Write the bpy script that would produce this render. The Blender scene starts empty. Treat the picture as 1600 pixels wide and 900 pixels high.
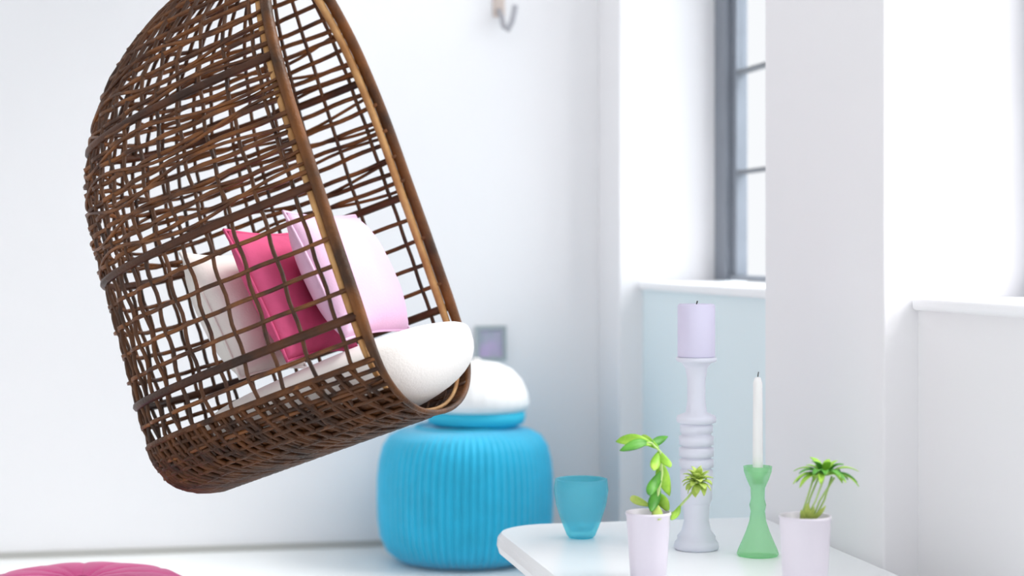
import bpy, bmesh, math, random
from mathutils import Vector, Matrix
random.seed(7)
S = bpy.context.scene
COL = S.collection
PI = math.pi

# ------------------------------------------------------------------ camera, sky, sun, exposure
YAW = math.radians(11.6)
CAM = Vector((0.0, 0.0, 1.07))
FPX = 2800.0
HOR = 395.0
cam = bpy.data.cameras.new('camera')
cam.sensor_width = 36.0
cam.lens = FPX / 1600.0 * 36.0
cam.shift_y = -(450.0 - HOR) / 1600.0
cam.clip_start = 0.05
cam.dof.use_dof = True
cam.dof.focus_distance = 4.25
cam.dof.aperture_fstop = 1.7
camo = bpy.data.objects.new('camera', cam)
camo.location = CAM
camo.rotation_euler = (PI / 2, 0, -YAW)
COL.objects.link(camo)
S.camera = camo

W = bpy.data.worlds.new('overcast_sky')
S.world = W
W.use_nodes = True
bgn = W.node_tree.nodes['Background']
bgn.inputs[0].default_value = (0.955, 0.975, 1.0, 1)
bgn.inputs[1].default_value = 1.0

# daylight falling through the two windows (lamps stand just outside the panes)
for (nm, y0, y1, watts, colr) in (('daylight_far_window', 4.70, 6.16, 48.0, (0.84, 0.95, 1.0)), ('daylight_near_window', 2.54, 3.82, 80.0, (0.97, 0.97, 1.0))):
    lamp = bpy.data.lights.new(nm, 'AREA')
    lamp.shape = 'RECTANGLE'
    lamp.size = 2.2
    lamp.size_y = 2.0
    lamp.energy = watts
    lamp.color = colr
    lo = bpy.data.objects.new(nm, lamp)
    lo.location = (2.75, (y0 + y1) / 2, 1.85)
    lo.rotation_euler = (0, PI / 2 - 0.45, 0)
    COL.objects.link(lo)

sun = bpy.data.lights.new('hazy_sun', 'SUN')
sun.energy = 6.0
sun.angle = math.radians(42)
sun.color = (1.0, 0.98, 0.95)
suno = bpy.data.objects.new('hazy_sun', sun)
suno.rotation_euler = Vector((-0.62, 0.06, -0.78)).to_track_quat('-Z', 'Y').to_euler()
COL.objects.link(suno)

S.view_settings.view_transform = 'Standard'
S.view_settings.look = 'None'
S.view_settings.gamma = 1.0
S.view_settings.use_curve_mapping = False
S.view_settings.exposure = -0.02
S.cycles.max_bounces = 10
S.cycles.diffuse_bounces = 6
S.cycles.transparent_max_bounces = 16


# ------------------------------------------------------------------ helpers
def srgb(r, g, b):
    def f(c):
        c /= 255.0
        return c / 12.92 if c <= 0.04045 else ((c + 0.055) / 1.055) ** 2.4
    return (f(r), f(g), f(b), 1.0)


def material(name, col, rough=0.6, noise=0.0, nscale=20.0, bump=0.0, bscale=120.0, spec=0.4,
             trans=0.0, col2=None, stretch=(1, 1, 1), sub=0.0, sheen=0.0, ior=1.45):
    m = bpy.data.materials.new(name)
    m.use_nodes = True
    nt = m.node_tree
    p = nt.nodes['Principled BSDF']
    p.inputs['Base Color'].default_value = col
    p.inputs['Roughness'].default_value = rough
    p.inputs['Specular IOR Level'].default_value = spec
    p.inputs['IOR'].default_value = ior
    if trans:
        p.inputs['Transmission Weight'].default_value = trans
    if sheen:
        p.inputs['Sheen Weight'].default_value = sheen
    if sub:
        p.inputs['Subsurface Weight'].default_value = sub
        p.inputs['Subsurface Radius'].default_value = (0.02, 0.02, 0.02)
    tc = nt.nodes.new('ShaderNodeTexCoord')
    mp = nt.nodes.new('ShaderNodeMapping')
    mp.inputs['Scale'].default_value = stretch
    nt.links.new(tc.outputs['Object'], mp.inputs['Vector'])
    if col2 is not None or noise:
        n = nt.nodes.new('ShaderNodeTexNoise')
        n.inputs['Scale'].default_value = nscale
        n.inputs['Detail'].default_value = 4
        nt.links.new(mp.outputs['Vector'], n.inputs['Vector'])
        r = nt.nodes.new('ShaderNodeValToRGB')
        c2 = col2 if col2 is not None else tuple(max(0, c * (1 - noise)) for c in col[:3]) + (1,)
        r.color_ramp.elements[0].position = 0.35
        r.color_ramp.elements[1].position = 0.65
        r.color_ramp.elements[0].color = c2
        r.color_ramp.elements[1].color = col
        nt.links.new(n.outputs['Fac'], r.inputs['Fac'])
        nt.links.new(r.outputs['Color'], p.inputs['Base Color'])
    if bump:
        n2 = nt.nodes.new('ShaderNodeTexNoise')
        n2.inputs['Scale'].default_value = bscale
        n2.inputs['Detail'].default_value = 3
        nt.links.new(mp.outputs['Vector'], n2.inputs['Vector'])
        b = nt.nodes.new('ShaderNodeBump')
        b.inputs['Strength'].default_value = bump
        b.inputs['Distance'].default_value = 0.004
        nt.links.new(n2.outputs['Fac'], b.inputs['Height'])
        nt.links.new(b.outputs['Normal'], p.inputs['Normal'])
    return m


def glass_material(name, col, mix=0.55, rough=0.03):
    """tinted thin glass: transparent tint mixed with a tinted glossy body"""
    m = bpy.data.materials.new(name)
    m.use_nodes = True
    nt = m.node_tree
    nt.nodes.remove(nt.nodes['Principled BSDF'])
    out = nt.nodes['Material Output']
    t = nt.nodes.new('ShaderNodeBsdfTransparent')
    t.inputs[0].default_value = col
    d = nt.nodes.new('ShaderNodeBsdfPrincipled')
    d.inputs['Base Color'].default_value = col
    d.inputs['Roughness'].default_value = rough
    mx = nt.nodes.new('ShaderNodeMixShader')
    mx.inputs[0].default_value = mix
    nt.links.new(t.outputs[0], mx.inputs[1])
    nt.links.new(d.outputs[0], mx.inputs[2])
    nt.links.new(mx.outputs[0], out.inputs[0])
    return m


class MB:
    """collects geometry for ONE mesh object"""
    def __init__(self):
        self.v = []
        self.f = []

    def grid(self, rows, close_u=False, close_v=False, flip=False):
        b = len(self.v)
        n = len(rows)
        k = len(rows[0])
        for r in rows:
            self.v += [tuple(p) for p in r]
        for i in range(n if close_v else n - 1):
            for j in range(k if close_u else k - 1):
                a = b + i * k + j
                c = b + i * k + (j + 1) % k
                d = b + ((i + 1) % n) * k + (j + 1) % k
                e = b + ((i + 1) % n) * k + j
                self.f.append((a, e, d, c) if flip else (a, c, d, e))
        return self

    def tube(self, pts, r, sides=6, closed=False, cap=True):
        pts = [Vector(p) for p in pts]
        n = len(pts)
        rr = r if isinstance(r, (list, tuple)) else [r] * n
        rows = []
        nrm = None
        for i in range(n):
            if closed:
                t = pts[(i + 1) % n] - pts[i - 1]
            else:
                t = pts[min(i + 1, n - 1)] - pts[max(i - 1, 0)]
            if t.length < 1e-9:
                t = Vector((0, 0, 1))
            t.normalize()
            if nrm is None:
                a = Vector((0, 0, 1)) if abs(t.z) < 0.9 else Vector((1, 0, 0))
                nrm = t.cross(a).normalized()
            nrm = nrm - t * nrm.dot(t)
            if nrm.length < 1e-6:
                nrm = t.orthogonal()
            nrm.normalize()
            bi = t.cross(nrm)
            rows.append([pts[i] + (nrm * math.cos(2 * PI * k / sides) + bi * math.sin(2 * PI * k / sides)) * rr[i]
                         for k in range(sides)])
        b = len(self.v)
        self.grid(rows, close_u=True, close_v=closed)
        if cap and not closed:
            self.f.append(tuple(b + k for k in range(sides))[::-1])
            self.f.append(tuple(b + (n - 1) * sides + k for k in range(sides)))
        return self

    def lathe(self, prof, seg=48, ribs=0, amp=0.0, center=(0, 0, 0)):
        cx, cy, cz = center
        rows = []
        for (r, z) in prof:
            row = []
            for k in range(seg):
                a = 2 * PI * k / seg
                q = r * (1 + amp * (abs(math.cos(ribs * a / 2)) - 0.5)) if ribs and r > 0.02 else r
                row.append((cx + q * math.cos(a), cy + q * math.sin(a), cz + z))
            rows.append(row)
        self.grid(rows, close_u=True)
        return self

    def box(self, x0, x1, y0, y1, z0, z1):
        b = len(self.v)
        self.v += [(x, y, z) for z in (z0, z1) for y in (y0, y1) for x in (x0, x1)]
        for q in ((0, 2, 3, 1), (4, 5, 7, 6), (0, 1, 5, 4), (2, 6, 7, 3), (0, 4, 6, 2), (1, 3, 7, 5)):
            self.f.append(tuple(b + i for i in q))
        return self

    def build(self, name, m, parent=None, smooth=True, bevel=0.0, mat=None, sub=0):
        me = bpy.data.meshes.new(name)
        vs = self.v
        if mat is not None:
            vs = [tuple(mat @ Vector(p)) for p in vs]
        me.from_pydata(vs, [], self.f)
        bm = bmesh.new()
        bm.from_mesh(me)
        bmesh.ops.remove_doubles(bm, verts=bm.verts, dist=1e-6)
        bmesh.ops.recalc_face_normals(bm, faces=bm.faces)
        bm.to_mesh(me)
        bm.free()
        if smooth:
            for p in me.polygons:
                p.use_smooth = True
        me.materials.append(m)
        o = bpy.data.objects.new(name, me)
        COL.objects.link(o)
        if bevel:
            md = o.modifiers.new('bevel', 'BEVEL')
            md.width = bevel
            md.segments = 3
            md.limit_method = 'ANGLE'
        if sub:
            md = o.modifiers.new('subdivision', 'SUBSURF')
            md.levels = md.render_levels = sub
        if parent is not None:
            o.parent = parent
        return o


def thing(name, label, cat, loc, group=None):
    o = bpy.data.objects.new(name, None)
    COL.objects.link(o)
    o.location = loc
    o.empty_display_size = 0.05
    o['label'] = label
    o['category'] = cat
    if group:
        o['group'] = group
    return o


def tag(o, label, cat):
    o['label'] = label
    o['category'] = cat
    return o


def structure(o):
    o['kind'] = 'structure'
    return o


FW = Vector((math.sin(YAW), math.cos(YAW), 0))
RT = Vector((math.cos(YAW), -math.sin(YAW), 0))


def at_depth(u, v, d):
    return CAM + FW * d + RT * ((u - 800) / FPX * d) + Vector((0, 0, (HOR - v) / FPX * d))


def at_height(u, v, z):
    return at_depth(u, v, (CAM.z - z) * FPX / (v - HOR))


def smooth_lerp(tab, z):
    """Catmull-Rom through a table of (z, value)"""
    if z <= tab[0][0]:
        return tab[0][1]
    if z >= tab[-1][0]:
        return tab[-1][1]
    for i in range(len(tab) - 1):
        if tab[i][0] <= z <= tab[i + 1][0]:
            break
    def slope(k):
        a, b = max(k - 1, 0), min(k + 1, len(tab) - 1)
        return (tab[b][1] - tab[a][1]) / (tab[b][0] - tab[a][0])
    h = tab[i + 1][0] - tab[i][0]
    t = (z - tab[i][0]) / h
    p0, p1 = tab[i][1], tab[i + 1][1]
    m0, m1 = slope(i) * h, slope(i + 1) * h
    return ((2 * t ** 3 - 3 * t ** 2 + 1) * p0 + (t ** 3 - 2 * t ** 2 + t) * m0
            + (-2 * t ** 3 + 3 * t ** 2) * p1 + (t ** 3 - t ** 2) * m1)


# ------------------------------------------------------------------ materials
M_wall = material('white_plaster', srgb(243, 243, 245), 0.85, bump=0.05, bscale=60, spec=0.2)
M_side = material('white_painted_pier', srgb(240, 239, 241), 0.85, bump=0.05, bscale=60, spec=0.2)
M_apron = material('white_paint_with_cool_light_tint', srgb(229, 241, 245), 0.85, bump=0.05, bscale=60, spec=0.2)  # white wall; the bluish cast of the daylight is put into its colour
M_shadow_line = material('grey_shadow_line', srgb(186, 186, 182), 0.6)  # grey of the contact shadow along the wall foot
M_ceil = material('white_ceiling_paint', srgb(245, 245, 245), 0.9, spec=0.2)
M_floor = material('white_painted_floor', srgb(238, 240, 240), 0.38, noise=0.04, nscale=3, spec=0.4)
M_sill = material('white_gloss_paint', srgb(248, 248, 250), 0.3)
M_frame = material('slate_grey_metal', srgb(128, 134, 144), 0.45, noise=0.1, nscale=8)
M_bar = material('thin_grey_glazing_metal', srgb(120, 124, 130), 0.5)
M_rat = material('brown_rattan', srgb(124, 74, 30), 0.45, col2=srgb(66, 34, 11), nscale=14, bump=0.3, bscale=150, spec=0.45)
M_rib = material('dark_rattan_cane', srgb(92, 54, 22), 0.5, col2=srgb(48, 25, 9), nscale=12, bump=0.3, bscale=150, spec=0.45)
M_hoop = material('thick_dark_rattan', srgb(80, 42, 15), 0.45, col2=srgb(44, 21, 7), nscale=10, bump=0.3, bscale=140)
M_rim = material('wrapped_rattan_rim', srgb(116, 68, 22), 0.45, col2=srgb(58, 33, 10), nscale=9, bump=0.4, bscale=160)
M_tan = material('pale_cane_binding', srgb(206, 160, 104), 0.5, col2=srgb(170, 120, 70), nscale=14, bump=0.3, bscale=150)
M_base = material('dense_woven_rattan', srgb(92, 52, 18), 0.55, col2=srgb(46, 24, 8), nscale=18, bump=0.8, bscale=90)
M_white_cloth = material('white_cotton', srgb(248, 244, 240), 0.85, bump=0.25, bscale=180, spec=0.15, sheen=0.2)
M_hot = material('raspberry_pink_cotton', srgb(222, 96, 140), 0.8, noise=0.12, nscale=12, bump=0.25, bscale=180, spec=0.15)
M_pale = material('pale_lilac_pink_cotton', srgb(234, 196, 224), 0.85, noise=0.05, nscale=8, bump=0.25, bscale=180, spec=0.15)
M_turq = material('turquoise_knit', srgb(18, 186, 228), 0.6, noise=0.12, nscale=10, bump=0.25, bscale=120, sheen=0.5)
M_turq_band = material('turquoise_trim', srgb(50, 190, 222), 0.6)
M_white_knit = material('white_knit', srgb(246, 246, 246), 0.8, bump=0.3, bscale=140)
M_mag = material('magenta_felt', srgb(200, 34, 124), 0.8, noise=0.18, nscale=6, bump=0.3, bscale=150, sheen=0.3)
M_mag_dark = material('dark_magenta_piping', srgb(160, 30, 100), 0.8)
M_table = material('white_lacquer', srgb(246, 248, 250), 0.25)
M_stand = material('white_turned_wood', srgb(226, 228, 240), 0.45)
M_candle = material('lilac_wax', srgb(220, 216, 238), 0.5, sub=0.2)
M_taper = material('white_wax', srgb(246, 246, 244), 0.45, sub=0.2)
M_wick = material('charred_wick', srgb(50, 44, 40), 0.9)
M_pot = material('pale_lilac_ceramic', srgb(222, 216, 228), 0.35)
M_pot2 = material('pale_grey_ceramic', srgb(226, 220, 230), 0.35)
M_soil = material('dark_soil', srgb(84, 66, 50), 0.95, noise=0.4, nscale=60, bump=0.8, bscale=80)
M_leaf = material('fresh_green_leaf', srgb(182, 222, 92), 0.45, col2=srgb(132, 190, 54), nscale=25)
M_leaf_d = material('deep_green_leaf', srgb(98, 170, 62), 0.45, col2=srgb(64, 130, 44), nscale=25)
M_leaf_y = material('yellow_green_petal', srgb(196, 214, 112), 0.55, col2=srgb(160, 190, 84), nscale=30)
M_stem = material('pale_green_stem', srgb(190, 216, 140), 0.5)
M_aqua = glass_material('aqua_glass', (0.34, 0.84, 0.92, 1), 0.3)
M_green = glass_material('green_glass', (0.62, 0.91, 0.66, 1), 0.3)
M_pane = glass_material('window_glass', (1, 1, 1, 1), 0.0)
M_metal = material('brushed_grey_metal', srgb(178, 178, 184), 0.4)
M_beige = material('rose_beige_enamel', srgb(214, 200, 192), 0.5)
M_gframe = material('grey_picture_frame', srgb(168, 178, 182), 0.5)
M_print = material('lilac_and_grey_print', srgb(196, 176, 214), 0.6, col2=srgb(160, 178, 182), nscale=9)

# ------------------------------------------------------------------ room shell
YB = 6.50           # back wall
XW = 1.664          # face of the piers on the window side
XA = 1.75           # face of the apron walls under the windows
XF = 2.028          # window plane
XO = 2.14           # outer face
N1a, N1b = 4.665, 6.197   # niche of the far window
N2a, N2b = 2.50, 3.863    # niche of the near window
ZS = 0.968          # sill top
ZH = 2.32           # window head
ZC = 2.75
XL = -2.7
YN = -2.4

b = MB().box(XL - 0.2, XO, YN, YB + 0.2, -0.12, 0.0)
structure(b.build('floor', M_floor, smooth=False))
# ceiling over the chair; an added opening over the window side lets in top light
b = MB().box(XL - 0.2, 0.95, YN, YB + 0.2, ZC, ZC + 0.12)
structure(b.build('ceiling', M_ceil, smooth=False))
b = MB().box(XL - 0.2, XO, YB, YB + 0.2, 0.0, ZC)
structure(b.build('wall_back', M_wall, smooth=False))

b = MB().box(XL, XW, YB - 0.012, YB, 0.0, 0.022)  # thin grey strip painting the contact shadow where wall meets floor
structure(b.build('shadow_line_back', M_shadow_line, smooth=False))
wall_right = bpy.data.objects.new('wall_right', None)
COL.objects.link(wall_right)
structure(wall_right)
for (y0, y1) in ((N1b, YB), (N2b, N1a), (YN, N2a)):
    MB().box(XW, XO, y0, y1, 0, ZC).build('pier', M_side, wall_right, smooth=False, bevel=0.006)
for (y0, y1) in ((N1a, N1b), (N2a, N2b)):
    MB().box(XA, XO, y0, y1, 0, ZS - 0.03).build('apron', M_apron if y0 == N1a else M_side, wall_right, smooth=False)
    MB().box(XW, XO, y0, y1, ZH, ZC).build('lintel', M_side, wall_right, smooth=False)


def window(n, y0, y1):
    w = bpy.data.objects.new('window_%d' % n, None)
    COL.objects.link(w)
    w.location = (XF, (y0 + y1) / 2, ZS)
    structure(w)
    T = Matrix.Translation(-w.location)
    zb = ZS + 0.004
    # sill with a rounded nosing
    MB().box(XA - 0.018, XF + 0.01, y0 + 0.001, y1 - 0.001, ZS - 0.03, ZS).build('sill', M_sill, w, smooth=False, bevel=0.009, mat=T)
    # outer frame
    fw = 0.13 if n == 1 else 0.05
    for (a, c) in ((y0, y0 + fw), (y1 - fw, y1)):
        MB().box(XF - 0.01, XF + 0.06, a, c, zb, ZH).build('frame_post', M_frame, w, smooth=False, bevel=0.004, mat=T)
    for (a, c) in ((zb, zb + 0.02), (ZH - 0.05, ZH)):
        MB().box(XF, XF + 0.06, y0 + fw, y1 - fw, a, c).build('frame_rail', M_frame, w, smooth=False, bevel=0.004, mat=T)
    # casement stiles, set back, and a middle mullion
    ym = (y0 + y1) / 2
    for (a, c) in ((y0 + fw, y0 + fw + 0.05), (y1 - fw - 0.05, y1 - fw), (ym - 0.025, ym + 0.025)):
        MB().box(XF + 0.012, XF + 0.055, a, c, zb + 0.02, ZH - 0.05).build('casement_stile', M_frame, w, smooth=False, bevel=0.003, mat=T)
    for z in (1.353, 1.705, 2.057):
        MB().box(XF + 0.015, XF + 0.045, y0 + fw, y1 - fw, z - 0.007, z + 0.007).build('glazing_bar', M_bar, w, smooth=False, mat=T)
    zz = [zb + 0.02, 1.346, 1.698, 2.05, ZH - 0.05]
    for k in range(4):
        for (a, c) in ((y0 + fw + 0.05, ym - 0.025), (ym + 0.025, y1 - fw - 0.05)):
            MB().box(XF + 0.028, XF + 0.032, a, c, zz[k] + (0.014 if k else 0), zz[k + 1]).build('pane', M_pane, w, smooth=False, mat=T)
    return w


window(1, N1a, N1b)
window(2, N2a, N2b)

# ------------------------------------------------------------------ hanging egg chair
TILT = math.radians(20.0)
CY = math.radians(15.0)
h1 = RT * math.cos(CY) - FW * math.sin(CY)       # horizontal direction the chair faces
e2 = RT * math.sin(CY) + FW * math.cos(CY)       # across the seat, away from the camera
UP = Vector((0, 0, 1))
e1 = h1 * math.cos(TILT) + UP * math.sin(TILT)
e3 = -h1 * math.sin(TILT) + UP * math.cos(TILT)
ORG = at_depth(694, 642, 4.27)
CH = Matrix(((e1.x, e2.x, e3.x, ORG.x), (e1.y, e2.y, e3.y, ORG.y), (e1.z, e2.z, e3.z, ORG.z), (0, 0, 0, 1)))
TOP = 1.235
DT = [(0, 0.60), (0.015, 0.655), (0.04, 0.69), (0.08, 0.716), (0.183, 0.724), (0.38, 0.712), (0.596, 0.70), (0.70, 0.69), (0.827, 0.658),
      (0.9, 0.622), (0.977, 0.572), (1.05, 0.505), (1.126, 0.395), (1.18, 0.27), (1.215, 0.14), (TOP, 0.03)]
WT = [(0.2, 0.342), (0.45, 0.34), (0.6, 0.335), (0.76, 0.33), (0.9, 0.305), (1.0, 0.268), (1.1, 0.20), (1.18, 0.12), (1.215, 0.07), (TOP, 0.02)]


def wid(z):
    if z < 0.2:
        q = (0.2 - z) / 0.2
        return 0.342 * max(0.0, 1 - q ** 2.4) ** (1 / 2.2)
    return smooth_lerp(WT, z)


def shell(z, phi, off=0.0):
    """phi -90..90: near rim .. back .. far rim; off pushes outwards"""
    D = smooth_lerp(DT, z) + off
    w = wid(z) + off * (1 if z > 0.03 else z / 0.03)
    c, s = math.cos(phi), math.sin(phi)
    p = 0.86
    return Vector((-D * abs(c) ** p, w * math.copysign(abs(s) ** p, s), z))


CHL = Matrix(CH)
base_pt = CHL @ Vector((-0.35, 0, 0))
chair = thing('hanging_chair', 'brown rattan egg shaped hanging chair with open lattice weave, tilted back above the floor',
              'chair', base_pt)
TC = Matrix.Translation(-base_pt) @ CHL

RINGS = [0.256, 0.565, 0.88]
# shell ribs (upright canes)
NR = 29
zsteps = [0.2 * (1 - math.cos(k / 9 * PI / 2)) for k in range(9)] + [0.2 + (TOP - 0.02 - 0.2) * k / 44 for k in range(45)]
for i in range(NR):
    phi = -PI / 2 + PI * (i + 0.5) / NR
    pts = []
    for k, z in enumerate(zsteps):
        pts.append(shell(z, phi, 0.004 * math.sin(z / 0.062 * PI + i * PI)) + Vector((0, 0, 0)))
    MB().tube(pts, 0.0052, 5).build('rib', M_rib, chair, mat=TC)
# horizontal weaving strands
rows = []
for a, c, n in ((0.0, 0.256, 5), (0.256, 0.565, 5), (0.565, 0.88, 9), (0.88, 1.20, 11)):
    for k in range(1, n):
        rows.append(a + (c - a) * k / n)
rows.append(1.2)
for ri, z in enumerate(rows):
    pts = []
    n = 72 if z < 1 else 40
    wob = random.uniform(-0.003, 0.003)
    for k in range(n + 1):
        phi = -PI / 2 + PI * k / n
        o = 0.0085 * math.cos(NR * (phi + PI / 2) + ri * PI)
        o *= 1 if z < 0.9 else 0.5
        zz = z + (0.005 * math.sin(phi * 5 + ri * 1.7) if z > 0.57 else wob * math.sin(phi * 3 + ri))
        pts.append(shell(zz, phi, o))
    MB().tube(pts, 0.0056 if z < 0.57 else 0.0062, 5).build('weave_strand', M_rat, chair, mat=TC)
# a second, thinner set of slanting strands in the upper half, as in the photograph
for ri in range(8):
    pts = []
    for k in range(61):
        phi = -PI / 2 + PI * k / 60
        z = 0.60 + 0.058 * ri + 0.018 * math.sin(phi * 7 + ri * 2.1)
        pts.append(shell(z, phi, 0.007))
    MB().tube(pts, 0.0045, 5).build('weave_strand', M_rat, chair, mat=TC)
# short extra canes that thicken the weave round the seat
for i in range(NR + 1):
    phi = -PI / 2 + PI * i / NR
    if 0 < i < NR:
        pts = [shell(0.125 * (1 - math.cos(t / 12 * PI / 2)), phi, 0.004 * math.cos(t * 1.3 + i)) for t in range(13)]
        MB().tube(pts, 0.0052, 5).build('rib', M_rib, chair, mat=TC)
# thick hoops
for z in RINGS:
    pts = [shell(z, -PI / 2 + PI * k / 64, 0.003) for k in range(65)]
    MB().tube(pts, 0.0105, 8).build('hoop', M_hoop, chair, mat=TC)
# keel hoop under the seat and the dense woven band round the seat base
d = MB()
for i in range(118):
    phi = -PI / 2 + PI * (i + 0.5) / 118
    top = 0.153
    pts = []
    for k in range(11):
        t = k / 10
        z = top * (1 - math.cos(t * PI / 2))
        pts.append(shell(z, phi + 0.10 * (t - 0.5) + 0.012 * math.sin(i * 2.3), 0.004 + 0.004 * math.sin(t * 9 + i * PI)))
    d.tube(pts, 0.0058, 5)
for j in range(8):
    z = 0.012 + 0.02 * j
    pts = [shell(z + 0.002 * math.sin(k * 0.3 + j * 2), -PI / 2 + PI * k / 90, 0.005 + 0.004 * math.cos(k * 1.57 + j * PI)) for k in range(91)]
    d.tube(pts, 0.0055, 5)
d.tube([shell(0.154, -PI / 2 + PI * k / 60, 0.004) for k in range(61)], 0.008, 6)
o = d.build('woven_base', M_base, chair, mat=TC)
o['kind'] = 'stuff'
lin = MB()
lin.grid([[shell(0.085 * (1 - math.cos(k / 8 * PI / 2)), -PI / 2 + PI * j / 40, -0.006) for j in range(41)] for k in range(9)])
lin.build('seat_base', M_base, chair, mat=TC)
# rim all around the opening
rim = []
zr = [0.2 * (1 - math.cos(k / 14 * PI / 2)) for k in range(14)] + [0.2 + (TOP - 0.2) * k / 50 for k in range(51)]
for z in zr:
    rim.append(Vector((0.0, -wid(z) - 0.002, z)))
for z in reversed(zr[1:]):
    rim.append(Vector((0.0, wid(z) + 0.002, z)))
rim_r = [0.0065 + 0.008 * min(1.0, max(0.0, (q.z - 0.02) / 0.25)) for q in rim]
MB().tube(rim, rim_r, 8, closed=True).build('rim', M_rim, chair, mat=TC)
inner = [Vector((-0.022, p.y * 0.965, 0.012 + p.z * 0.98)) for p in rim]
MB().tube(inner, [q * 0.75 for q in rim_r], 6, closed=True).build('rim_binding', M_tan, chair, mat=TC)
# suspension: ring at the crown, rope and ceiling hook
crown = CHL @ Vector((-0.02, 0, TOP))
TT = Matrix.Translation(-base_pt)
MB().tube([crown + Vector((0.035 * math.cos(a * PI / 12), 0, 0.03 + 0.035 * math.sin(a * PI / 12))) for a in range(24)], 0.006, 6, closed=True).build('suspension_ring', M_metal, chair, mat=TT)
MB().tube([crown + Vector((0, 0, 0.065)), crown + Vector((0, 0, 0.3)), Vector((crown.x, crown.y, ZC - 0.05))], 0.008, 8).build('suspension_rope', M_white_cloth, chair, mat=TT)
MB().lathe([(0.0, -0.055), (0.012, -0.055), (0.014, -0.02), (0.04, -0.012), (0.045, 0.0), (0, 0.0)], 20, center=(crown.x, crown.y, ZC)).build('ceiling_hook', M_metal, chair, mat=TT)


def pillow_mesh(w, h, t, n=20, pinch=0.07):
    """pillow lying in the local YZ plane, thickness along X"""
    mb = MB()
    for sgn in (1, -1):
        rows_ = []
        for i in range(n + 1):
            a = -1 + 2 * i / n
            row = []
            for j in range(n + 1):
                c = -1 + 2 * j / n
                th = max(0.0, (1 - abs(a) ** 2.6)) ** 0.6 * max(0.0, (1 - abs(c) ** 2.6)) ** 0.6
                y = c * w / 2 * (1 - pinch * (1 - a * a) * abs(c))
                z = a * h / 2 * (1 - pinch * (1 - c * c) * abs(a))
                row.append((sgn * t / 2 * th, y, z))
            rows_.append(row)
        mb.grid(rows_, flip=(sgn < 0))
    return mb


def chair_pillow(name, label, m, lx, ly, lz, w, h, t, lean, roll=0.0, cat='cushion'):
    L = CHL @ Matrix.Translation((lx, ly, lz)) @ Matrix.Rotation(lean, 4, 'Y') @ Matrix.Rotation(roll, 4, 'X')
    mb = pillow_mesh(w, h, t)
    o = mb.build(name, m, None)
    o.matrix_world = L
    seam = [(0, w / 2 * (1 - 0.07 * (1 - 0)) if False else 0, 0)]
    tag(o, label, cat)
    # piped edge as a part
    n = 20
    e = []
    for k in range(n):
        e.append((-1, -1 + 2 * k / n))
    for k in range(n):
        e.append((-1 + 2 * k / n, 1))
    for k in range(n):
        e.append((1, 1 - 2 * k / n))
    for k in range(n):
        e.append((1 - 2 * k / n, -1))
    pts = [(0, c * w / 2 * (1 - 0.07 * (1 - a * a) * abs(c)), a * h / 2 * (1 - 0.07 * (1 - c * c) * abs(a))) for a, c in e]
    MB().tube(pts, 0.004, 5, closed=True).build('piping', m, o)
    return o


# round front seat pad
sp = MB()
rows_ = []
n = 24
for i in range(n + 1):
    v = -PI / 2 + PI * i / n
    row = []
    for k in range(48):
        a = 2 * PI * k / 48
        cx = math.copysign(abs(math.cos(a)) ** 0.7, math.cos(a))
        cy = math.copysign(abs(math.sin(a)) ** 0.7, math.sin(a))
        rr = abs(math.cos(v)) ** (0.5 if v > 0 else 0.66)
        row.append((0.34 * cx * rr, 0.262 * cy * rr, (0.054 if v > 0 else 0.130) * math.copysign(abs(math.sin(v)) ** 0.8, math.sin(v))))
    rows_.append(row)
sp.grid(rows_, close_u=True)
o = sp.build('seat_cushion', M_white_cloth)
o.matrix_world = CHL @ Matrix.Translation((-0.236, 0.008, 0.150)) @ Matrix.Rotation(-0.05, 4, 'Y')
tag(o, 'thick white seat pad lying in the bottom of the rattan chair, bulging at its front', 'cushion')
chair_pillow('scatter_cushion', 'plain white scatter cushion at the very back of the rattan chair', M_white_cloth, -0.40, 0.0, 0.39, 0.42, 0.33, 0.16, -0.13)
chair_pillow('scatter_cushion', 'raspberry pink scatter cushion between the white and the pale pink ones', M_hot, -0.255, -0.02, 0.39, 0.48, 0.34, 0.12, -0.13)
chair_pillow('scatter_cushion', 'pale lilac pink scatter cushion nearest the opening of the rattan chair', M_pale, -0.113, 0.0, 0.387, 0.48, 0.33, 0.15, -0.12)

# ------------------------------------------------------------------ turquoise pouf by the back wall, with the white one on it
pc = at_depth(727, 500, 6.24)
pouf = thing('pouf', 'turquoise ribbed round pouf on the floor against the back wall', 'pouf', (pc.x, pc.y, 0))
prof = [(0.0, 0.0), (0.20, 0.0), (0.232, 0.008), (0.270, 0.04), (0.293, 0.09), (0.301, 0.15), (0.303, 0.22), (0.302, 0.29), (0.296, 0.35), (0.284, 0.40), (0.262, 0.435), (0.225, 0.455), (0.17, 0.464)]
MB().lathe(prof, 288, ribs=72, amp=0.034).build('ribbed_cover', M_turq, pouf)
MB().lathe([(0.172, 0.463), (0.10, 0.466), (0.0, 0.467)], 48).build('top_panel', M_turq, pouf)
MB().tube([(0.172 * math.cos(2 * PI * k / 40), 0.172 * math.sin(2 * PI * k / 40), 0.465) for k in range(40)], 0.006, 6, closed=True).build('piping', M_turq_band, pouf)

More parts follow.
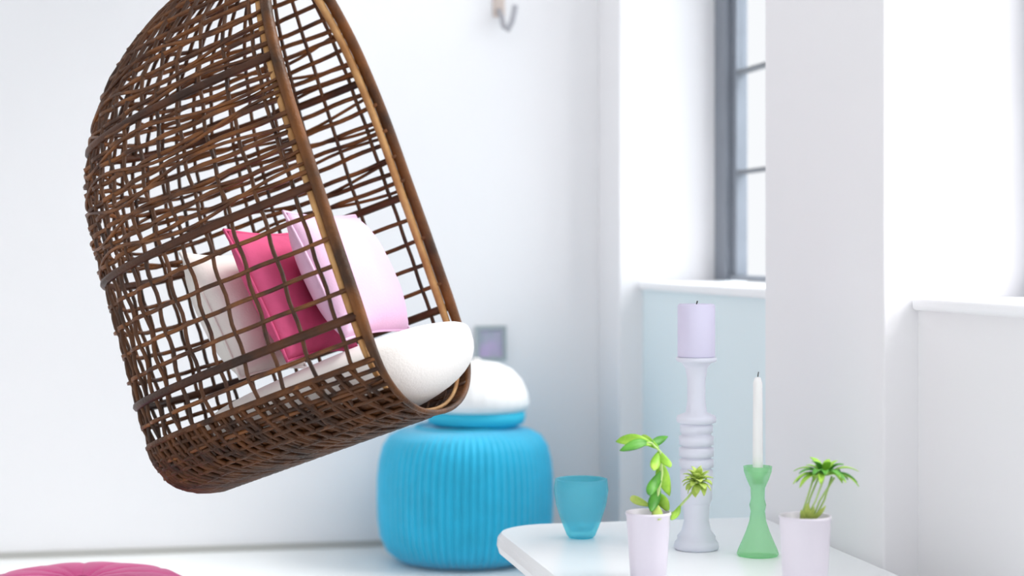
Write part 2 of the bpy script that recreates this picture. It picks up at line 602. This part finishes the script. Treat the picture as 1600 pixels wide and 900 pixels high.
dc = at_depth(744, 500, 6.24)
dome = thing('pouf', 'small white dome pouf with turquoise lower edge, on top of the turquoise pouf', 'pouf', (dc.x, dc.y, 0.472))
MB().lathe([(0.150, 0.048), (0.172, 0.052), (0.185, 0.075), (0.180, 0.11), (0.160, 0.155), (0.125, 0.192), (0.08, 0.214), (0.03, 0.222), (0.0, 0.223)], 96, ribs=24, amp=0.012).build('white_cover', M_white_knit, dome)
MB().lathe([(0.0, 0.0), (0.150, 0.0), (0.166, 0.008), (0.172, 0.028), (0.168, 0.048), (0.150, 0.054)], 64).build('lower_band', M_turq_band, dome)
MB().lathe([(0.0, 0.222), (0.016, 0.222), (0.018, 0.228), (0.0, 0.233)], 20).build('button', M_white_cloth, dome)

# ------------------------------------------------------------------ magenta floor cushion, bottom left
mc = at_depth(128, 500, 4.62)
mag = thing('pouf', 'magenta round floor pouf with a tufted top in the near left foreground', 'pouf', (mc.x, mc.y, 0))
zt = 0.245
rows_ = []
for i, (r, z) in enumerate([(0.0, 0.0), (0.22, 0.0), (0.27, 0.02), (0.30, 0.07), (0.305, 0.12), (0.298, 0.17), (0.275, 0.21), (0.235, 0.232), (0.18, 0.243), (0.12, 0.246), (0.06, 0.240), (0.02, 0.226), (0.0, 0.222)]):
    row = []
    for k in range(96):
        a = 2 * PI * k / 96
        groove = 0.004 * (1 - abs(math.sin(a * 6)) ** 0.4) if 0.03 < r and z > 0.02 else 0
        row.append((r * math.cos(a) * (1 - groove * 1.5), r * math.sin(a) * (1 - groove * 1.5), z - (groove if z > 0.2 else 0)))
    rows_.append(row)
MB().grid(rows_, close_u=True).build('tufted_cover', M_mag, mag)
MB().lathe([(0.0, 0.219), (0.022, 0.222), (0.022, 0.230), (0.012, 0.237), (0.0, 0.238)], 24).build('button', M_mag_dark, mag)

# ------------------------------------------------------------------ low white table against the pier
ZT = 0.35
TX0, TX1, TY0, TY1 = 0.885, XW - 0.004, 3.30, 4.66


def rounded_rect(x0, x1, y0, y1, rs, n=10):
    out = []
    for (cx, cy, r, a0) in ((x1 - rs[0], y1 - rs[0], rs[0], 0), (x0 + rs[1], y1 - rs[1], rs[1], 90), (x0 + rs[2], y0 + rs[2], rs[2], 180), (x1 - rs[3], y0 + rs[3], rs[3], 270)):
        for k in range(n + 1):
            a = math.radians(a0 + 90 * k / n)
            out.append((cx + r * math.cos(a), cy + r * math.sin(a)))
    return out


tbl = thing('low_table', 'low white lacquered table with rounded corners, against the pier under the window', 'table', ((TX0 + TX1) / 2, (TY0 + TY1) / 2, 0))
TB = Matrix.Translation(-tbl.location)
mb = MB()
prof = [(0.03, ZT - 0.055), (0.006, ZT - 0.05), (0.0, ZT - 0.03), (0.002, ZT - 0.012), (0.012, ZT)]
rows_ = []
for ins, z in prof:
    rs = [max(0.02 - ins, 0.004), 0.17 - ins, 0.17 - ins, max(0.02 - ins, 0.004)]
    rows_.append([(x, y, z) for x, y in rounded_rect(TX0 + ins, TX1 - ins, TY0 + ins, TY1 - ins, rs)])
mb.grid(rows_, close_u=True)
k = len(rows_[0])
nb = len(mb.v)
mb.f.append(tuple(range(nb - k, nb)))
mb.f.append(tuple(range(0, k))[::-1])
to = mb.build('table_top', M_table, tbl, mat=TB, smooth=False)
for (x, y) in ((TX0 + 0.14, TY1 - 0.14), (TX1 - 0.1, TY1 - 0.1), (TX0 + 0.14, TY0 + 0.14), (TX1 - 0.1, TY0 + 0.1)):
    MB().lathe([(0, 0), (0.016, 0), (0.018, 0.005), (0.026, ZT - 0.054), (0, ZT - 0.054)], 20, center=(x, y, 0)).build('leg', M_table, tbl, mat=TB)


def on_table(u, v):
    p = at_height(u, v, ZT)
    return Vector((p.x, p.y, ZT + 0.0005))


# aqua glass bowl
p = on_table(908, 840)
gl = MB().lathe([(0.0, 0.0), (0.030, 0.0), (0.036, 0.006), (0.050, 0.040), (0.064, 0.085), (0.069, 0.12), (0.066, 0.148), (0.063, 0.149), (0.060, 0.146),
                 (0.063, 0.12), (0.058, 0.085), (0.044, 0.044), (0.028, 0.018), (0.0, 0.014)], 48).build('glass_tumbler', M_aqua)
gl.location = p
tag(gl, 'aqua blue glass tumbler tapering to its base, on the left end of the low table', 'glass')

# tall white turned candle stand with a lilac pillar candle
p = on_table(1088, 858)
st = thing('candle_stand', 'tall white turned wooden candle stand with ringed stem, on the low table', 'candle holder', p)
MB().lathe([(0, 0), (0.052, 0), (0.055, 0.006), (0.052, 0.018), (0.046, 0.024), (0.047, 0.032), (0.036, 0.045), (0.03, 0.07), (0.033, 0.11)], 40).build('foot', M_stand, st)
MB().lathe([(0.033, 0.11), (0.038, 0.12), (0.040, 0.165), (0.040, 0.192), (0.036, 0.194), (0.036, 0.198), (0.042, 0.2), (0.042, 0.218), (0.036, 0.22), (0.036, 0.224), (0.042, 0.226), (0.042, 0.246), (0.036, 0.248), (0.036, 0.252), (0.042, 0.254), (0.042, 0.274), (0.036, 0.276), (0.036, 0.282), (0.040, 0.284), (0.040, 0.300), (0.036, 0.305)], 40).build('ringed_body', M_stand, st)
MB().lathe([(0.036, 0.304), (0.047, 0.308), (0.049, 0.316), (0.046, 0.324), (0.026, 0.332), (0.022, 0.36), (0.022, 0.41), (0.027, 0.44), (0.036, 0.452), (0.046, 0.456)], 40).build('neck', M_stand, st)
MB().lathe([(0.046, 0.455), (0.049, 0.458), (0.049, 0.466), (0, 0.466)], 40).build('drip_plate', M_stand, st)
ca = thing('pillar_candle', 'thick lilac pillar candle on top of the tall white candle stand', 'candle', p + Vector((0, 0, 0.4665)))
MB().lathe([(0, 0), (0.0445, 0), (0.0455, 0.003), (0.0455, 0.124), (0.042, 0.129), (0.03, 0.126), (0.0, 0.124)], 40).build('wax', M_candle, ca)
MB().tube([(0, 0, 0.123), (0.001, 0, 0.130), (0.003, 0.001, 0.136)], 0.0015, 6).build('wick', M_wick, ca)

# green glass candlestick with white taper
p = on_table(1184, 868)
gs = MB().lathe([(0, 0), (0.046, 0), (0.050, 0.004), (0.047, 0.014), (0.038, 0.034), (0.028, 0.058), (0.020, 0.082), (0.017, 0.105), (0.020, 0.120), (0.016, 0.135), (0.017, 0.16), (0.026, 0.18), (0.033, 0.2), (0.034, 0.212),
                 (0.030, 0.212), (0.022, 0.196), (0.0132, 0.186), (0.0132, 0.17), (0.0, 0.168)], 40).build('candlestick', M_green)
gs.location = p
tag(gs, 'green glass candlestick with flared base on the low table', 'candle holder')
tp = thing('taper_candle', 'slim white taper candle standing in the green glass candlestick', 'candle', p + Vector((0, 0, 0.1705)))
MB().lathe([(0, 0), (0.0125, 0), (0.0125, 0.02), (0.011, 0.24), (0.007, 0.252), (0, 0.254)], 24).build('wax', M_taper, tp)
MB().tube([(0, 0, 0.252), (0.0008, 0, 0.26), (0.002, 0, 0.266)], 0.0011, 6).build('wick', M_wick, tp)


def leaf(base, tip, width, droop=0.2, m=None, parent=None, origin=None, name='leaf', fold=0.25, side=None):
    """a real leaf blade: folded along its midrib, arched, with thickness"""
    base, tip = Vector(base), Vector(tip)
    ax = tip - base
    L = ax.length
    if side is None:
        side = ax.cross(Vector((0, 0, 1)))
        if side.length < 1e-4 * L:
            side = Vector((1, 0, 0))
    side = Vector(side).normalized()
    nr = side.cross(ax).normalized()
    rows_ = []
    n = 9
    for i in range(n + 1):
        t = i / n
        c = base + ax * t + nr * (droop * L * (4 * t * (1 - t)) * 0.5)
        wd = width / 2 * (math.sin(PI * min(1, t * 0.93 + 0.05)) ** 0.8)
        if i == n:
            wd = 0.0006
        row = []
        for s in (-1, -0.5, 0, 0.5, 1):
            row.append(c + side * (s * wd) + nr * (abs(s) * wd * fold))
        rows_.append(row)
    mb = MB().grid(rows_)
    o = mb.build(name, m, parent, mat=Matrix.Translation(-Vector(origin)) if origin is not None else None)
    sd = o.modifiers.new('thickness', 'SOLIDIFY')
    sd.thickness = 0.0012
    return o


# ---- potted plant with the arching stem
p = on_table(1013, 907)
pot = thing('potted_plant', 'small pale ceramic pot with an arching leafy green plant and a yellow green flower head', 'plant', p)
MB().lathe([(0, 0), (0.036, 0), (0.039, 0.004), (0.043, 0.06), (0.0485, 0.142), (0.0505, 0.146), (0.0495, 0.151), (0.046, 0.15), (0.044, 0.13), (0.0, 0.128)], 40).build('pot', M_pot, pot)
MB().lathe([(0.0440, 0.1315), (0.02, 0.135), (0, 0.136)], 32).build('soil', M_soil, pot)
dp = (p - CAM).dot(FW)


def at_plant(u, v, dd=0.0):
    return at_depth(u, v, dp + dd)


stem = [p + Vector((0.008, 0, 0.13)), at_plant(1026, 780), at_plant(1034, 740), at_plant(1032, 706), at_plant(1018, 692), at_plant(990, 692)]
MB().tube(stem, [0.004, 0.004, 0.0036, 0.003, 0.0026, 0.002], 6).build('stem', M_stem, pot, mat=Matrix.Translation(-p))
stem2 = [p + Vector((0.02, 0.01, 0.13)), at_plant(1054, 800, 0.02), at_plant(1076, 776, 0.03), at_plant(1087, 762, 0.03)]
MB().tube(stem2, [0.0035, 0.003, 0.0027, 0.0025], 6).build('stem', M_stem, pot, mat=Matrix.Translation(-p))
rnd = random.Random(3)
for (a, c, w, m, dr, da, db) in [
    ((1020, 694), (962, 690), 0.030, M_leaf, 0.25, 0, 0.02),
    ((1012, 692), (968, 704), 0.026, M_leaf_d, 0.2, 0, -0.03),
    ((1030, 700), (1000, 684), 0.026, M_leaf, 0.3, 0, 0.04),
    ((1018, 691), (1044, 682), 0.024, M_leaf_d, 0.2, 0, 0.03),
    ((1030, 704), (1046, 730), 0.028, M_leaf, 0.2, 0, -0.03),
    ((1034, 735), (1016, 775), 0.034, M_leaf_d, 0.2, 0, -0.05),
    ((1034, 725), (1046, 775), 0.034, M_leaf, 0.25, 0, 0.03),
    ((1030, 760), (1018, 800), 0.026, M_leaf_d, 0.2, 0, -0.03),
    ((1028, 770), (1044, 800), 0.028, M_leaf, 0.2, 0, 0.02),
    ((1024, 785), (1030, 812), 0.024, M_leaf_y, 0.2, 0, -0.05),
    ((1030, 705), (1022, 735), 0.024, M_leaf, 0.2, 0, -0.04),
    ((1062, 790), (1050, 812), 0.020, M_leaf, 0.2, 0.02, -0.02),
    ((1016, 790), (984, 780), 0.022, M_leaf_y, 0.35, 0, 0.05),
]:
    sd = RT * 1.0 + FW * rnd.uniform(-0.6, 0.6) + UP * rnd.uniform(-0.2, 0.2)
    ax = at_plant(*c) - at_plant(*a)
    if abs(ax.x) > abs(ax.z):
        sd = UP * 0.8 + FW * 0.6
    leaf(at_plant(a[0], a[1], da), at_plant(c[0], c[1], db), w, dr, m, pot, p, side=sd)
fc = at_plant(1090, 752, 0.03)
for i in range(34):
    th = math.acos(1 - 2 * (i + 0.5) / 34)
    ph = i * 2.39996
    dirv = Vector((math.sin(th) * math.cos(ph), math.sin(th) * math.sin(ph), math.cos(th)))
    leaf(fc + dirv * 0.006, fc + dirv * 0.036, 0.017, 0.3, M_leaf_y, pot, p, name='petal')

# ---- potted plant with the spreading crown
p2 = on_table(1258, 930)
pot2 = thing('potted_plant', 'pale ceramic pot with a flat spreading crown of narrow green leaves, rightmost on the table', 'plant', p2)
MB().lathe([(0, 0), (0.042, 0), (0.045, 0.004), (0.049, 0.07), (0.0535, 0.158), (0.0555, 0.162), (0.0545, 0.168), (0.051, 0.167), (0.049, 0.148), (0.0, 0.146)], 40).build('pot', M_pot2, pot2)
MB().lathe([(0.049, 0.149), (0.02, 0.153), (0, 0.154)], 32).build('soil', M_soil, pot2)
d2 = (p2 - CAM).dot(FW)
crown2 = at_depth(1288, 742, d2)
for i in range(5):
    b0 = p2 + Vector((0.014 * math.cos(i * 1.3), 0.014 * math.sin(i * 1.3), 0.148))
    e0 = crown2 + Vector((0.022 * math.cos(i * 1.3 + 0.4), 0.022 * math.sin(i * 1.3 + 0.4), -0.004))
    mid = (b0 + e0) / 2 + Vector((0.006 * math.cos(i * 2.2), 0.006 * math.sin(i * 2.2), 0))
    MB().tube([b0, mid, e0], 0.0021, 6).build('stem', M_stem, pot2, mat=Matrix.Translation(-p2))
for i in range(32):
    a = i * 2.39996
    L = rnd.uniform(0.05, 0.076) if i % 3 else rnd.uniform(0.03, 0.045)
    up = rnd.uniform(-0.024, 0.008) if i % 3 else rnd.uniform(0.012, 0.034)
    b0 = crown2 + Vector((0.008 * math.cos(a), 0.008 * math.sin(a), 0))
    e0 = crown2 + Vector((L * math.cos(a), L * math.sin(a), up))
    leaf(b0, e0, 0.017, 0.35, M_leaf if i % 2 else M_leaf_d, pot2, p2)
for (u, v, w_) in ((1262, 786, 0.016), (1272, 792, 0.014), (1290, 790, 0.014), (1252, 796, 0.014)):
    leaf(p2 + Vector((0, 0, 0.15)), at_depth(u, v, d2 - 0.02), w_, 0.2, M_leaf_y, pot2, p2, side=RT)

# ------------------------------------------------------------------ small things on the back wall
def on_back_wall(u, v):
    d_ = RT * ((u - 800) / FPX) + FW + UP * ((HOR - v) / FPX)
    t = YB / d_.y
    return CAM + d_ * t


hk = on_back_wall(779, 8)
hook = thing('coat_hook', 'small grey and rose beige metal coat hook high on the back wall', 'hook', (hk.x, YB, hk.z))
MB().box(-0.022, 0.022, -0.010, 0.0, -0.045, 0.075).build('back_plate', M_beige, hook, smooth=False, bevel=0.004)
MB().tube([(0, -0.008, -0.02), (0.004, -0.04, -0.05), (0.008, -0.055, -0.085), (0.02, -0.075, -0.098), (0.034, -0.085, -0.07), (0.042, -0.09, -0.03), (0.044, -0.09, -0.012)],
          [0.010, 0.010, 0.011, 0.012, 0.011, 0.011, 0.012], 8).build('lower_prong', M_metal, hook)
MB().tube([(0, -0.008, 0.04), (-0.025, -0.04, 0.035), (-0.046, -0.06, 0.03), (-0.052, -0.064, 0.05)], 0.008, 8).build('upper_prong', M_metal, hook)

pk = on_back_wall(766, 536)
pic = thing('picture', 'tiny framed grey and lilac print on the back wall just above the white dome pouf', 'picture', (pk.x, YB, pk.z))
hw, hh = 0.058, 0.064
for (x0, x1, z0, z1) in ((-hw, hw, hh - 0.014, hh), (-hw, hw, -hh, -hh + 0.014), (-hw, -hw + 0.014, -hh + 0.014, hh - 0.014), (hw - 0.014, hw, -hh + 0.014, hh - 0.014)):
    MB().box(x0, x1, -0.018, 0, z0, z1).build('frame_rail', M_gframe, pic, smooth=False)
MB().box(-hw + 0.014, hw - 0.014, -0.010, 0, -hh + 0.014, hh - 0.014).build('print', M_print, pic, smooth=False)
